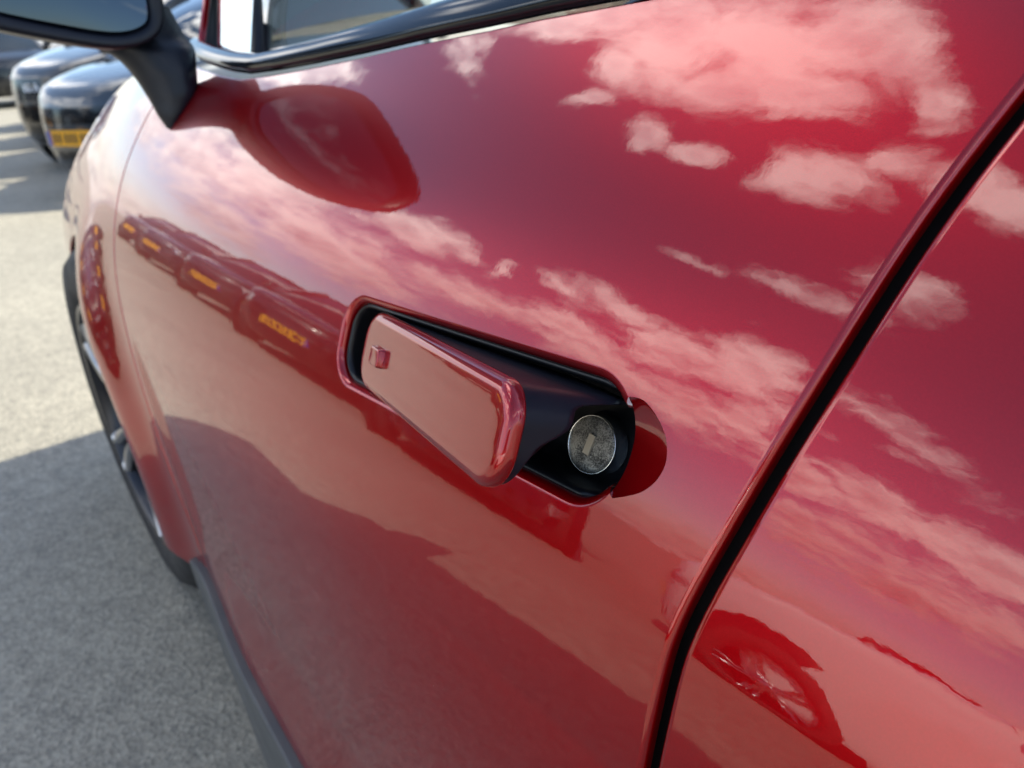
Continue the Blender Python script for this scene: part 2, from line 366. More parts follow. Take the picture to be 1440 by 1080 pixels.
def resample(L, step, closed=True):
    L = np.array(L, float)
    if closed: L = np.vstack([L, L[:1]])
    out = []
    for a, b in zip(L[:-1], L[1:]):
        k = max(1, int(math.ceil(np.linalg.norm(b-a)/step)))
        out += [a+(b-a)*i/k for i in range(k)]
    if not closed: out.append(L[-1])
    return np.array(out)
def area2(L): x, y = L[:, 0], L[:, 1]; return np.sum(x*np.roll(y, -1)-np.roll(x, -1)*y)
def inside(P, L):
    r = np.zeros(len(P), bool); a = L; b = np.roll(L, -1, axis=0)
    for (x1, y1), (x2, y2) in zip(a, b):
        if y1 == y2: continue
        m_ = ((P[:, 1] < y1) != (P[:, 1] < y2)); xi = (x2-x1)*(P[:, 1]-y1)/(y2-y1)+x1
        r ^= m_ & (P[:, 0] < xi)
    return r
def outn(L):
    """unit outward 2D normals of a CCW loop"""
    t = np.roll(L, -1, 0)-np.roll(L, 1, 0); t /= np.linalg.norm(t, axis=1, keepdims=True)+1e-12
    return np.stack([t[:, 1], -t[:, 0]], -1), t
def panel(name, loop, holes=(), step=.01, mat=None, parent=None, roll=.004, depth=.018, off=0.0, seg=.004, skip=None, pts_extra=None, extra=None):
    """sheet-metal panel cut from the side surface, edges rolled inwards. holes: list of (loop, roll, depth, skipmask)"""
    L = resample(loop, seg)
    if area2(L) < 0: L = L[::-1]
    loops = [(L, roll, depth, None, 1)]
    for h in holes:
        H = np.array(h[0], float)
        if area2(H) < 0: raise ValueError('hole loops run counter-clockwise')
        loops.append((H, h[1], h[2], h[3], -1))
    lo, hi = L.min(0), L.max(0)
    gx, gz = np.meshgrid(np.arange(lo[0]+step/2, hi[0], step), np.arange(lo[1]+step/2, hi[1], step))
    G = np.c_[gx.ravel(), gz.ravel()]
    ok = inside(G, L)
    for q in loops[1:]: ok &= ~inside(G, q[0])
    G = G[ok]
    B = np.vstack([q[0] for q in loops]); keep = np.ones(len(G), bool)
    for k in range(0, len(G), 4000):
        d = np.abs(G[k:k+4000, None, :]-B[None]); keep[k:k+4000] = (np.hypot(d[..., 0], d[..., 1]).min(1) > step*.45)
    G = G[keep]
    V2 = np.vstack([B, G]); E = []; o = 0
    for q in loops:
        n_ = len(q[0]); E += [(o+i, o+(i+1) % n_) for i in range(n_)]; o += n_
    r = delaunay_2d_cdt([Vector(v) for v in V2], E, [], 0, 1e-7)
    V2 = np.array([tuple(v) for v in r[0]]); F = np.array([f for f in r[2]])
    cen = V2[F].mean(1); ok = inside(cen, L)
    for q in loops[1:]: ok &= ~inside(cen, q[0])
    F = F[ok]
    t = V2[F]; s = (t[:, 1, 0]-t[:, 0, 0])*(t[:, 2, 1]-t[:, 0, 1])-(t[:, 2, 0]-t[:, 0, 0])*(t[:, 1, 1]-t[:, 0, 1])
    F = np.where((s < 0)[:, None], F[:, ::-1], F)
    nn, _, _ = Sn(V2[:, 0], V2[:, 1]); P = SP(V2[:, 0], V2[:, 1])+nn*off
    VV = [P]; NNs = [nn]; FF = [tuple(f) for f in F]; base = len(P)
    for H, rr, dd, sk, sg in loops:
        if rr <= 0: continue
        o2, t2 = outn(H); o2 = o2*sg
        n3, yx, yz = Sn(H[:, 0], H[:, 1]); p3 = SP(H[:, 0], H[:, 1])+n3*off
        t3 = np.stack([t2[:, 0], yx*t2[:, 0]+yz*t2[:, 1], t2[:, 1]], -1); t3 /= np.linalg.norm(t3, axis=1, keepdims=True)
        o3 = np.cross(t3, n3); o3 *= np.sign((o3[:, [0, 2]]*o2).sum(1))[:, None]
        rows = []; rn = []
        for th in np.linspace(0, np.pi/2, 6):
            rows.append(p3+o3*rr*math.sin(th)-n3*rr*(1-math.cos(th))); rn.append(n3*math.cos(th)+o3*math.sin(th))
        rows.append(p3+o3*rr-n3*(rr+dd)); rn.append(o3)
        n_ = len(H); A = np.stack(rows); VV.append(A.reshape(-1, 3)); NNs.append(np.stack(rn).reshape(-1, 3))
        for k in range(len(rows)-1):
            for i in range(n_):
                j = (i+1) % n_
                if sk is not None and sk[i] and sk[j]: continue
                a, b, c, d = base+k*n_+i, base+k*n_+j, base+(k+1)*n_+j, base+(k+1)*n_+i
                FF.append((a, d, c, b) if sg > 0 else (a, b, c, d))
        base += A.shape[0]*n_
    if extra is not None:
        ev, ef, en = extra; VV.append(ev); NNs.append(en); FF += [tuple(i+base for i in f) for f in ef]
    return mesh(name, np.vstack(VV), FF, mat, parent, True, np.vstack(NNs))

def rquad(c, rad, n=14):
    """rounded quadrilateral, corners counter-clockwise"""
    c = [np.array(p, float) for p in c]; out = []
    for i in range(len(c)):
        p, a, b = c[i], c[i-1], c[(i+1) % len(c)]; u = (a-p)/np.linalg.norm(a-p); v = (b-p)/np.linalg.norm(b-p)
        ang = math.acos(np.clip(u@v, -1, 1)); d = rad[i]/math.tan(ang/2); w = (u+v)/np.linalg.norm(u+v); cc = p+w*rad[i]/math.sin(ang/2)
        s = p+u*d-cc; e = p+v*d-cc; a0 = math.atan2(s[1], s[0]); a1 = math.atan2(e[1], e[0])
        while a1 < a0: a1 += 2*math.pi
        if a1-a0 > math.pi: a1 -= 2*math.pi
        out += [cc+rad[i]*np.array([math.cos(t), math.sin(t)]) for t in np.linspace(a0, a1, n)]
    return np.array(out)

car = thing('red_car', 'glossy red electric car filling the picture with its door handle swung out', 'car', (1.2, .93, 0))
car_inv = Matrix.Translation((-1.2, -.93, 0))
def own(o):
    """parent keeping world coordinates (meshes of this car are written in world space)"""
    o.parent = car; o.matrix_parent_inverse = car_inv; return o

def gapx(z): return np.interp(z, [0.2000, 0.5000, 0.7363, 0.7709, 0.7983, 0.8169, 0.8359, 0.8661, 0.8994, 0.9360, 0.9667, 1.0010, 1.0315, 1.1000], [1.3807, 1.3867, 1.3927, 1.3942, 1.3945, 1.3960, 1.4004, 1.4077, 1.4145, 1.4230, 1.4284, 1.4353, 1.4446, 1.4654])
zs_ = np.linspace(.2, 1.1, 91); gs_ = gapx(zs_)
for _ in range(6): gs_[1:-1] = (gs_[:-2]+2*gs_[1:-1]+gs_[2:])/4
def gap(z): return np.interp(z, zs_, gs_)
def fgap(z): return np.interp(z, [.2, .36, .6, .8, .9, .97, 1.05], [.53, .515, .435, .355, .318, .295, .275])
def belt(x): return np.interp(x, [0.1530, 0.2130, 0.4134, 0.5579, 0.6310, 0.7127, 0.7951, 0.9000, 0.9829, 1.0692, 1.1224, 1.3000, 1.5000, 2.3000, 2.9000], [1.0891, 1.0691, 1.0544, 1.0462, 1.0441, 1.0481, 1.0539, 1.0626, 1.0708, 1.0778, 1.0830, 1.0950, 1.1050, 1.1300, 1.1500])
def sill(x): return np.interp(x, [.4, .53, .9, 2.3], [.365, .352, .318, .318])
GH, RR_ = .0036, .0042

# recess and finger scoop in the front door
REC = rquad([(1.0478, 0.8296), (1.3406, 0.8389), (1.3406, 0.9084), (1.0478, 0.8962)], [.026, .033, .034, .026], 18)
REC = resample(REC, .003)
SC = [(1.3293, 0.8990), (1.3383, 0.8996), (1.3477, 0.8958), (1.3556, 0.8901), (1.3601, 0.8838), (1.3618, 0.8769), (1.3596, 0.8689), (1.3536, 0.8616), (1.3455, 0.8564), (1.3368, 0.8519)]
def catmull(P, k=6, closed=False):
    P = np.array(P, float); n = len(P); out = []
    rng = range(n) if closed else range(n-1)
    for i in rng:
        if closed: a, b, c, d = P[i-1], P[i], P[(i+1) % n], P[(i+2) % n]
        else: a, b, c, d = P[max(i-1, 0)], P[i], P[i+1], P[min(i+2, n-1)]
        for t in np.linspace(0, 1, k, endpoint=False):
            out.append(.5*((2*b)+(-a+c)*t+(2*a-5*b+4*c-d)*t*t+(-a+3*b-3*c+d)*t**3))
    if not closed: out.append(P[-1])
    return np.array(out)
SCa = catmull(SC, 5)                        # from the top of the recess round to its bottom
# split the recess loop (CCW) where the scoop starts and ends
ib = int(np.argmin(np.hypot(*(REC-SC[-1]).T))); it = int(np.argmin(np.hypot(*(REC-SC[0]).T)))
inner = REC[ib:it+1] if it > ib else np.vstack([REC[ib:], REC[:it+1]])     # right end arc, bottom -> top
rest = np.vstack([REC[it:], REC[:ib+1]]) if it > ib else REC[it:ib+1]       # top -> left -> bottom
arc = SCa[::-1].copy(); arc[0] = rest[-1]; arc[-1] = rest[0]
HOLE = np.vstack([rest, arc[1:-1]])
skip = np.zeros(len(HOLE), bool); skip[len(rest)-1:] = True; skip[0] = True
# scoop dish
nA = 40; na_, ni_ = [np.array([np.interp(np.linspace(0, 1, nA), np.linspace(0, 1, len(A)), A[:, k]) for k in (0, 1)]).T for A in (arc, inner)]
us = np.linspace(0, 1, 13)
wmid = np.sin(np.linspace(0, np.pi, nA))**.5
ni_ = ni_-np.c_[.0065*wmid, np.zeros(nA)]
Q = na_[:, None, :]*(1-us)[None, :, None]+ni_[:, None, :]*us[None, :, None]
nQ, _, _ = Sn(Q[..., 0], Q[..., 1]); PQ = SP(Q[..., 0], Q[..., 1])-nQ*(.0100*(us**.95)[None, :, None]*wmid[:, None, None])
last = PQ[:, -1:]-nQ[:, -1:]*.012
PQ2 = np.concatenate([PQ, last], 1)
dv, df = grid(PQ, flip=False)
_n = np.cross(np.gradient(PQ, axis=0), np.gradient(PQ, axis=1)); _n /= np.linalg.norm(_n, axis=-1, keepdims=True)+1e-12
_n *= np.sign((_n*nQ).sum(-1))[..., None]+1e-9
# side wall of the scoop down into the cup
dv2, df2 = grid(PQ2[:, -2:], flip=False)
ev = np.vstack([dv, dv2]); ef = list(df)+[tuple(i+len(dv) for i in f) for f in df2]
en = np.vstack([_n.reshape(-1, 3), np.repeat(np.tile(np.array([[-1., 0, 0]]), (nA, 1)), 2, 0)])

zz = np.linspace(.345, 1.05, 60)
def door_loop(xa, xb, step=.01):
    pass
xs = np.linspace(.55, 1.36, 60)
zt_r = belt(1.44)-.012
zgr = np.linspace(float(sill(1.37)), float(zt_r), 80); rear_edge = np.c_[gap(zgr)-GH-RR_, zgr]
xtop = np.linspace(1.44, .27, 80); top_edge = np.c_[xtop, belt(xtop)-.012]
zfr = np.linspace(float(belt(.26))-.02, float(sill(.5)), 60); front_edge = np.c_[fgap(zfr)+.0045, zfr]
xbt = np.linspace(.52, 1.37, 60); bottom_edge = np.c_[xbt, sill(xbt)]
LD = np.vstack([bottom_edge, rear_edge[1:], top_edge[1:], front_edge[1:-1]])
own(panel('front_door', LD, [(HOLE, .0055, .004, skip)], .0075, M['red'], roll=RR_, depth=.003, extra=(ev, ef, en)))
# rear door
zgl = np.linspace(.318, float(belt(1.47))-.012, 80)
front2 = np.c_[gap(zgl)+GH+RR_, zgl]
LR = np.vstack([front2[::-1], np.c_[np.linspace(1.40, 2.2, 40), np.full(40, .318)], np.c_[np.linspace(2.2, 2.34, 20), np.linspace(.318, 1.10, 20)], np.c_[np.linspace(2.33, 1.48, 60), belt(np.linspace(2.33, 1.48, 60))-.012]])
own(panel('rear_door', LR, [], .009, M['red'], roll=RR_, depth=.003, seg=.006))
# dark body structure behind the panel gaps
def strip(xa, xb, za, zb, nx, nz, off, right=False):
    X, Z = np.meshgrid(np.linspace(xa, xb, nx), np.linspace(za, zb, nz), indexing='ij')
    n, _, _ = Sn(X, Z); P = SP(X, Z)-n*off
    if right: P[..., 1] = 1.86-P[..., 1]
    return grid(P, flip=right)
iv = [strip(1.34, 1.52, .2, 1.08, 8, 60, .026), strip(.2, .56, .42, 1.03, 10, 24, .03), strip(.46, 2.3, .18, .36, 30, 6, .03)]
own(mesh('door_frame', *join(iv), M['dark']))

# front fender with its wheel arch
WC = (-.03, .365); AR = .405
th = np.linspace(R(178), R(-4), 70)
arch = np.c_[WC[0]+AR*np.cos(th), WC[1]+AR*np.sin(th)]
def fz(x): return np.interp(x, [-.8, -.62, -.45, -.2, .3], [.80, .90, .985, 1.025, 1.035])
zg = np.linspace(float(sill(.48)), 1.025, 50); fe = np.c_[fgap(zg)-.0045, zg]
xt = np.linspace(.235, -.335, 50); te = np.c_[xt, fz(xt)]
LF = np.vstack([fe, te[1:], [(-.36, .90), (-.41, .80), (-.445, .70), (-.45, .55), (-.45, .42)], arch, [(.44, .325)]])
own(panel('front_fender', LF, [], .011, M['red'], roll=.003, depth=.022, seg=.006))
lin = []
for t in np.linspace(R(185), R(-25), 40): lin.append([(AR*1.0*math.cos(t), y, .36+AR*1.0*math.sin(t)) for y in (.0, .1, .25)])
lv, lf = grid(np.array(lin)+np.array([0, .03, 0])); 
back = [(AR*math.cos(t), .28, .36+AR*math.sin(t)) for t in np.linspace(0, 2*np.pi, 40, endpoint=False)]
lv2 = back; lf2 = [tuple(range(40))]
own(mesh('wheel_arch_liner', *join([(lv, lf), (lv2, lf2)]), M['dark']))
# rear fender, bonnet, bumpers, far side, roof
th2 = np.linspace(R(178), R(2), 50); arch2 = np.c_[2.62+AR*np.cos(th2), .36+AR*np.sin(th2)]
LB = np.vstack([np.c_[np.linspace(2.208, 2.348, 20), np.linspace(.33, 1.10, 20)][::-1], [(2.21, .30)], arch2, [(3.05, .32), (3.15, .6), (3.15, .9), (3.05, 1.10)]])
own(panel('rear_fender', LB, [], .03, M['red'], roll=.003, depth=.02, seg=.02))
own(mesh('far_side_panel', *strip(-.45, 3.15, .2, 1.04, 60, 24, 0, True), M['red']))
xb_ = np.linspace(-.335, .24, 40); rows = []
for x in xb_:
    z0 = float(fz(x))+.004; y0 = float(Sy(x, z0)); e = .01; sl_ = (z0-(z0-e))/max(1e-3, float(Sy(x, z0)-Sy(x, z0-e)))
    zc = z0+.075*(1 if x > -.3 else 1); a = np.linspace(0, 1, 20)
    h0 = min(sl_, 1.2)*.30
    yy = y0+(.93-y0)*a; zzz = z0*(1-a)**3+3*(z0+h0*.28)*(1-a)**2*a+3*zc*(1-a)*a**2+zc*a**3
    half = np.c_[np.full(20, x), yy, zzz]; oth = half[::-1][1:].copy(); oth[:, 1] = 1.86-oth[:, 1]; rows.append(np.vstack([half, oth]))
own(mesh('bonnet', *grid(np.array(rows), flip=True), M['red']))
def nose(xs, xe, sg, zs, na=40):
    P = []
    for x0, x1, z in zip(xs, xe, zs):
        y0 = float(Sy(x0, z)); row = []
        for a in np.linspace(-1, 1, na):
            ph = a*np.pi/2; c = abs(math.cos(ph))**(2/4.5); q_ = math.copysign(abs(math.sin(ph))**(2/4.5), ph)
            row.append((x0+(x1-x0)*c, .93+q_*(.93-y0), z))
        P.append(row)
    P.append([(p[0]+(.04 if sg < 0 else -.04), .93+(p[1]-.93)*.9, zs[-1]+.02) for p in P[-1]])
    return grid(np.array(P), flip=sg > 0)
zn = np.linspace(.2, .95, 18); xe_ = -.90+.575*zn; xs_ = np.maximum(-.45, xe_+.07)  # unseen nose sloped along the sun to set the shadow's front edge
own(mesh('front_bumper', *nose(xs_, xe_, -1, zn), M['red']))
zr = np.linspace(.25, 1.04, 14)
own(mesh('rear_bumper', *nose(np.full(14, 3.15), 3.15+.22*(1-.35*((zr-.55)/.5)**2), 1, zr), M['red']))
def yb(x): return float(Sy(x, float(belt(x))+.022))-.001
def gl(x, z): return yb(x)+(z-float(belt(x)))*.26
rt = 1.64
# roof, out of view, raised and widened to shape the car's cast shadow
xr = np.linspace(.42, 2.75, 20); P = []
for x in xr:
    z = rt+.03*math.sin(math.pi*(x-.42)/2.33)-.02; y0 = gl(min(x, 2.3), rt); a = np.linspace(-1, 1, 21)
    P.append([(x, .93+s*(.93-y0), z+.06*(1-s*s)) for s in a])
own(mesh('roof', *grid(np.array(P), flip=True), M['red']))
# windscreen and tailgate glass
def sheet(x0, z0, y0, x1, z1, y1, bow, n=16):
    P = []
    for t in np.linspace(0, 1, n):
        y = y0+(y1-y0)*t
        P.append([(x0+(x1-x0)*t+bow*(1-s*s), .93+s*(.93-y), z0+(z1-z0)*t+.05*(1-s*s)*t) for s in np.linspace(-1, 1, 17)])
    return grid(np.array(P), flip=True)
own(mesh('windscreen', *sheet(.28, 1.065, .22, .52, 1.49, .36, -.16), M['glass']))
own(mesh('tailgate', *sheet(3.2, 1.05, .20, 2.75, 1.45, .40, .10), M['red']))
# side windows
def winpatch(xb0, xb1, xt0, xt1, zt=rt, right=False, n=24):
    P = []
    for s in np.linspace(0, 1, n):
        xb, xq = xb0+(xb1-xb0)*s, xt0+(xt1-xt0)*s
        zb_ = float(belt(xb))+.010; row = []
        for t in np.linspace(0, 1, 8):
            x = xb+(xq-xb)*t; z = zb_+(zt-zb_)*t; row.append((x, yb(xb)+(z-zb_)*.26+.012*math.sin(t*math.pi)*-1, z))
        P.append(row)
    P = np.array(P)
    if right: P[..., 1] = 1.86-P[..., 1]
    return grid(P, flip=right)
qa, qb = (.27, .585), (.90, .99)
own(mesh('quarter_window', *winpatch(.31, .586, .50, .602), M['glass']))
own(mesh('front_window', *winpatch(.613, 1.43, .626, 1.60), M['glass']))
own(mesh('rear_window', *winpatch(1.50, 2.6, 1.67, 2.4), M['glass']))
own(mesh('far_window', *winpatch(.32, 1.43, .52, 1.60, right=True), M['glass'])); own(mesh('far_window', *winpatch(1.50, 2.6, 1.67, 2.4, right=True), M['glass']))
def post(name, xb, xt_, w, mat, d=.02, right=False, lift=.0):
    a = np.array([xb, yb(xb)+lift, float(belt(xb))]); b = np.array([xt_, yb(xb)+lift+(rt-float(belt(xb)))*.26, rt])
    pth = [a+(b-a)*t for t in np.linspace(0, 1, 8)]
    if right: pth = [np.array([p[0], 1.86-p[1], p[2]]) for p in pth]
    return tube(pth, np.array([[d, w]]*8), 12, up=(1, 0, 0))
for rg_ in (False, True): own(mesh('windscreen_pillar', *post('p', .297, .49, .012, None, right=rg_), M['red']))
own(mesh('window_divider', *post('p', .600, .615, .0100, None, .012), M['black'])); own(mesh('window_seal', *post('p', .312, .497, .005, None, .012), M['black']))
for rg_ in (False, True): own(mesh('centre_pillar', *post('p', 1.465, 1.635, .04, None, .02, right=rg_), M['gloss']))
for rg_ in (False, True): own(mesh('rear_pillar', *post('p', 2.72, 2.5, .16, None, .03, right=rg_), M['red']))
# belt moulding
xbm = np.r_[np.linspace(.24, .62, 40), np.linspace(.63, 2.6, 120)]
hgt = np.interp(xbm, [.2, .5, .64, .9, 1.1, 2.6], [.013, .0125, .0125, .016, .019, .021])
P = []
for x, h in zip(xbm, hgt):
    row = []
    for t, o_ in [(-.16, -.006), (-.14, .002), (-.08, .0042), (.0, .0050), (.25, .0058), (.5, .0060), (.75, .0056), (1.0, .0045), (1.07, .0030), (1.10, -.004), (1.10, -.012)]:
        z = float(belt(x))+h*t; n_, _, _ = Sn(np.array(x), np.array(z)); row.append(SP(x, z)+n_*o_)
    P.append(row)
own(mesh('belt_moulding', *grid(np.array(P)), M['gloss']))
# sill
sx = np.linspace(.47, 2.2, 80)
Ls = np.vstack([np.c_[sx, np.full(80, .125)], np.c_[sx[::-1], sill(sx[::-1])-.010]])
own(panel('sill_trim', Ls, [], .02, M['sill'], roll=.004, depth=.02, off=.012, seg=.01))
# floor, dashboard, seats
own(mesh('underbody', *box((1.25, .93, .24), (3.6, 1.66, .06)), M['dark'], smooth=False))
own(mesh('bonnet_light_block', *box((.02, .95, .54), (.70, 1.46, .54)), M['dark'], smooth=False))  # unseen box added to stop sunlight leaking through under the bonnet
own(mesh('dashboard', *tube([(.66, y, .89) for y in np.linspace(.33, 1.53, 8)], np.array([[.26, .07]]*8), 16), M['black']))
for y in (.55, 1.31):
    own(mesh('seat', *join([tube([(1.62, y, .55), (1.68, y, .8), (1.76, y, 1.05), (1.80, y, 1.15)], np.array([[.24, .09], [.25, .09], [.2, .07], [.15, .05]]), 14, up=(1, 0, 0)), tube([(1.80, y, 1.17), (1.81, y, 1.33)], np.array([[.13, .05], [.11, .04]]), 12, up=(1, 0, 0))]), M['fabric']))
sw = [(.86+.05*math.sin(a), .55+.18*math.cos(a), 0.93+.15*math.sin(a)) for a in np.linspace(0, 2*np.pi, 28)]
own(mesh('steering_wheel', *tube(sw, .014, 8, caps=False, up=(1, 0, .3)), M['black']))

# ---- handle recess cup
def ring(loop, inset, d):
    o2, _ = outn(loop); w_ = sstep(loop[:, 0], 1.312, 1.330)*max(0, 1-d/.03); q = loop-o2*(inset*(1-.8*w_))[:, None]; n, _, _ = Sn(q[:, 0], q[:, 1]); return SP(q[:, 0], q[:, 1])-n*(d+.0200*w_)[:, None]
Lr = resample(REC, .003)
prof = [(.0045, .0075), (.0062, .0058), (.0078, .0072), (.0085, .011), (.0086, .020), (.0095, .030), (.0125, .037), (.0185, .040)]
rings = np.array([ring(Lr, a, d) for a, d in prof])
cv, cf = grid(rings, closed_v=True, flip=True)
fl_ = tuple((len(prof)-1)*len(Lr)+i for i in range(len(Lr)))
own(mesh('handle_recess', cv, cf+[fl_], M['black']))

# ---- local frame of the handle
O = np.array([1.195, .0342, .868]); hn = np.array([.0317, -.915, .4021]); h1 = np.array([.9994, .0346, 0]); h2 = np.array([-.0139, .4019, .9156])
PHI, TAU, RHO = .2679, .019, .0232
a_ = h1*math.cos(PHI)+hn*math.sin(PHI); m_ = hn*math.cos(PHI)-h1*math.sin(PHI)
b_ = h2*math.cos(TAU)+m_*math.sin(TAU); m2 = m_*math.cos(TAU)-h2*math.sin(TAU)
ha = a_*math.cos(RHO)+b_*math.sin(RHO); hb = b_*math.cos(RHO)-a_*math.sin(RHO); hm = m2
HL, HH = .2457, .0561
HC = O+h1*.0016-h2*.0015+hn*.0296
def hp(s, t, h): return HC+ha*s+hb*t+hm*h
hl = rquad([(-HL/2, -HH/2), (HL/2, -HH/2), (HL/2, HH/2), (-HL/2, HH/2)], [.022, .024, .019, .022], 14)
hl = resample(hl, .003)
def hring(inset, h, f=None):
    o2, _ = outn(hl); q = hl-o2*inset
    return np.array([hp(s, t, h if f is None else f(s, t)) for s, t in q])
hrs = [(.0014, -.0085), (.0002, -.0080), (.0, -.0072), (.0, -.0048), (.0004, -.0028), (.0014, -.0012), (.0028, -.0002), (.0044, .0005), (.0056, .00085), (.0068, .00100), (.010, .00112), (.0165, .00125)]
hv, hf = grid(np.array([hring(a, h) for a, h in hrs]), closed_v=True, flip=True)
hf.append(tuple((len(hrs)-1)*len(hl)+i for i in range(len(hl))))
oh, _ = outn(hl); hnn = []
for k_ in range(len(hrs)):
    i0, i1 = max(k_-1, 0), min(k_+1, len(hrs)-1); di, dh = hrs[i1][0]-hrs[i0][0], hrs[i1][1]-hrs[i0][1]
    cs_, sn_ = di/math.hypot(di, dh), dh/math.hypot(di, dh)
    if k_ == len(hrs)-1: cs_, sn_ = 1., 0.
    hnn.append(ha*(oh[:, :1]*sn_)+hb*(oh[:, 1:]*sn_)+hm*cs_)
handle = own(mesh('door_handle', hv, hf, M['red'], normals=np.vstack(hnn)))
def hdepth(s, t):
    e = np.interp(t, [-.028, -.020, -.010, 0, .005, .010, .020, .0225, .0245, .028], [.011, .012, .0140, .019, .028, .034, .037, .045, .070, .078])
    f = np.clip((s+HL/2)/HL, 0, 1)
    left = .026+.012*f
    w = sstep(f, .35, .8)
    return left*(1-w)+e*w
o2, _ = outn(hl); q = hl-o2*.0016
rows = []
for k, u in enumerate(np.linspace(0, 1, 9)):
    rows.append([hp(s, t, -.0078-(hdepth(s, t)-.0078)*u) for s, t in q])
o3 = hl-o2*.006; rows.append([hp(s, t, -hdepth(s, t)-.003) for s, t in o3])
bv, bf = grid(np.array(rows), closed_v=True)
bf.append(tuple((len(rows)-1)*len(hl)+i for i in range(len(hl)))[::-1])
hb_o = mesh('handle_grip', bv, bf, M['navy']); hb_o.parent = handle
# button on the handle face
bs_, bt_ = (-0.0762, 0.0)
bl = rquad([(-.0095, -.0066), (.0095, -.0066), (.0095, .0066), (-.0095, .0066)], [.0025]*4, 6); ob, _ = outn(bl)
rws = [[hp(bs_+s, bt_+t, h) for s, t in bl-ob*i_] for i_, h in ((-.0008, .0009), (-.0002, .0013), (0, .0046), (.0005, .0056), (.0015, .0060))]
v_, f_ = grid(np.array(rws), closed_v=True, flip=True); f_.append(tuple((len(rws)-1)*len(bl)+i for i in range(len(bl))))
bo = mesh('handle_button', v_, f_, M['red']); bo.parent = handle

# ---- lock cylinder
lc = O+h1*.0985-h2*.0045-hn*.0245
la = hn+h1*.06+h2*.02; la /= np.linalg.norm(la)
lk = own(mesh('lock_cylinder', *lathe([(.0158, -.0014), (.0156, -.0006), (.014, -.0003), (.007, 0), (.0001, 0)], lc, la, 64), M['lock']))
rm = mesh('lock_rim', *lathe([(.0171, -.012), (.0171, -.0012), (.0168, -.0003), (.0164, -.0001), (.0160, -.0005), (.0158, -.0014)], lc, la, 64), M['chrome'])
rm.data.polygons.foreach_set('use_smooth', [True]*len(rm.data.polygons)); rm.parent = lk
ls = np.cross(la, h2); ls /= np.linalg.norm(ls); lt = np.cross(ls, la)*-1
if lt @ h2 < 0: lt = -lt
if ls @ h1 < 0: ls = -ls
an = R(-6); ks = ls*math.cos(an)+lt*math.sin(an); kt = lt*math.cos(an)-ls*math.sin(an)
kc = lc+la*.0010
kv, kf = box((0, 0, 0), (.0044, .0118, .0016)); kv = np.array([kc+ks*v[0]+kt*v[1]+la*v[2] for v in kv])
ky = mesh('key_cover', kv, kf, M['keycover'], smooth=False); ky.parent = lk
# moulded collar the lock sits in
own(mesh('lock_collar', *lathe([(.0222, -.030), (.0208, -.016), (.0198, -.0135), (.0184, -.0130), (.0176, -.014), (.0174, -.03)], lc, la, 48), M['black']))

# ---- front wheels and rear wheels
def tyre_prof(r, w): return [(r*.70, -w/2+.01), (r*.80, -w/2-.004), (r*.93, -w/2+.002), (r*.985, -w/2+.022), (r, -w/2+.05), (r, w/2-.05), (r*.985, w/2-.022), (r*.93, w/2-.002), (r*.80, w/2+.004), (r*.70, w/2-.01), (r*.70, -w/2+.01)]
def build_wheel(parent, c, r, w, side, spokes, mats, keep=None, seg=40):
    """side=-1: face towards -y"""
    ax = np.array([0, side, 0.0])
    t = mesh('wheel', *lathe(tyre_prof(r, w), c, ax, seg), M['rubber'])
    rv = [lathe([(r*.71, w/2-.012), (r*.70, w/2+.0), (r*.675, w/2-.002), (r*.665, w/2-.03), (r*.64, -w/2+.03)], c, ax, seg)]
    rim = mesh('rim', *rv[0], mats[0])
    sp = []
    for k in range(spokes):
        for dlt in (-.11, .11):
            a = 2*math.pi*k/spokes; d0 = np.array([math.cos(a+dlt*1.6), 0, math.sin(a+dlt*1.6)]); d1 = np.array([math.cos(a+dlt*1.3), 0, math.sin(a+dlt*1.3)])
            pts_ = [np.array(c)+d0*r*.10+ax*(w/2-.045), np.array(c)+d1*r*.4+ax*(w/2-.018), np.array(c)+d1*r*.68+ax*(w/2-.012)]
            sp.append(tube(pts_, np.array([[.018, .014], [.014, .012], [.017, .012]]), 6, up=tuple(ax)))
    sp.append(lathe([(r*.16, w/2-.06), (r*.16, w/2-.02), (r*.12, w/2-.014), (.0001, w/2-.012)], c, ax, 20))
    spo = mesh('spokes', *join(sp), mats[1])
    disc = mesh('brake_disc', *lathe([(r*.5, -.03), (r*.5, -.015), (r*.2, -.01)], c, ax, 24), M['rim_dark'])
    for q_ in (rim, spo, disc): q_.parent = t
    if keep: keep(t)
    else: t.parent = parent
    return t
build_wheel(None, (-.06, .108, .37), .37, .21, -1, 5, (M['rim_dark'], M['rim']), own, 64)
build_wheel(None, (2.62, .10, .36), .36, .21, -1, 5, (M['rim_dark'], M['rim']), own)
build_wheel(None, (0, 1.785, .36), .36, .21, 1, 5, (M['rim_dark'], M['rim']), own)
build_wheel(None, (2.62, 1.785, .36), .36, .21, 1, 5, (M['rim_dark'], M['rim']), own)

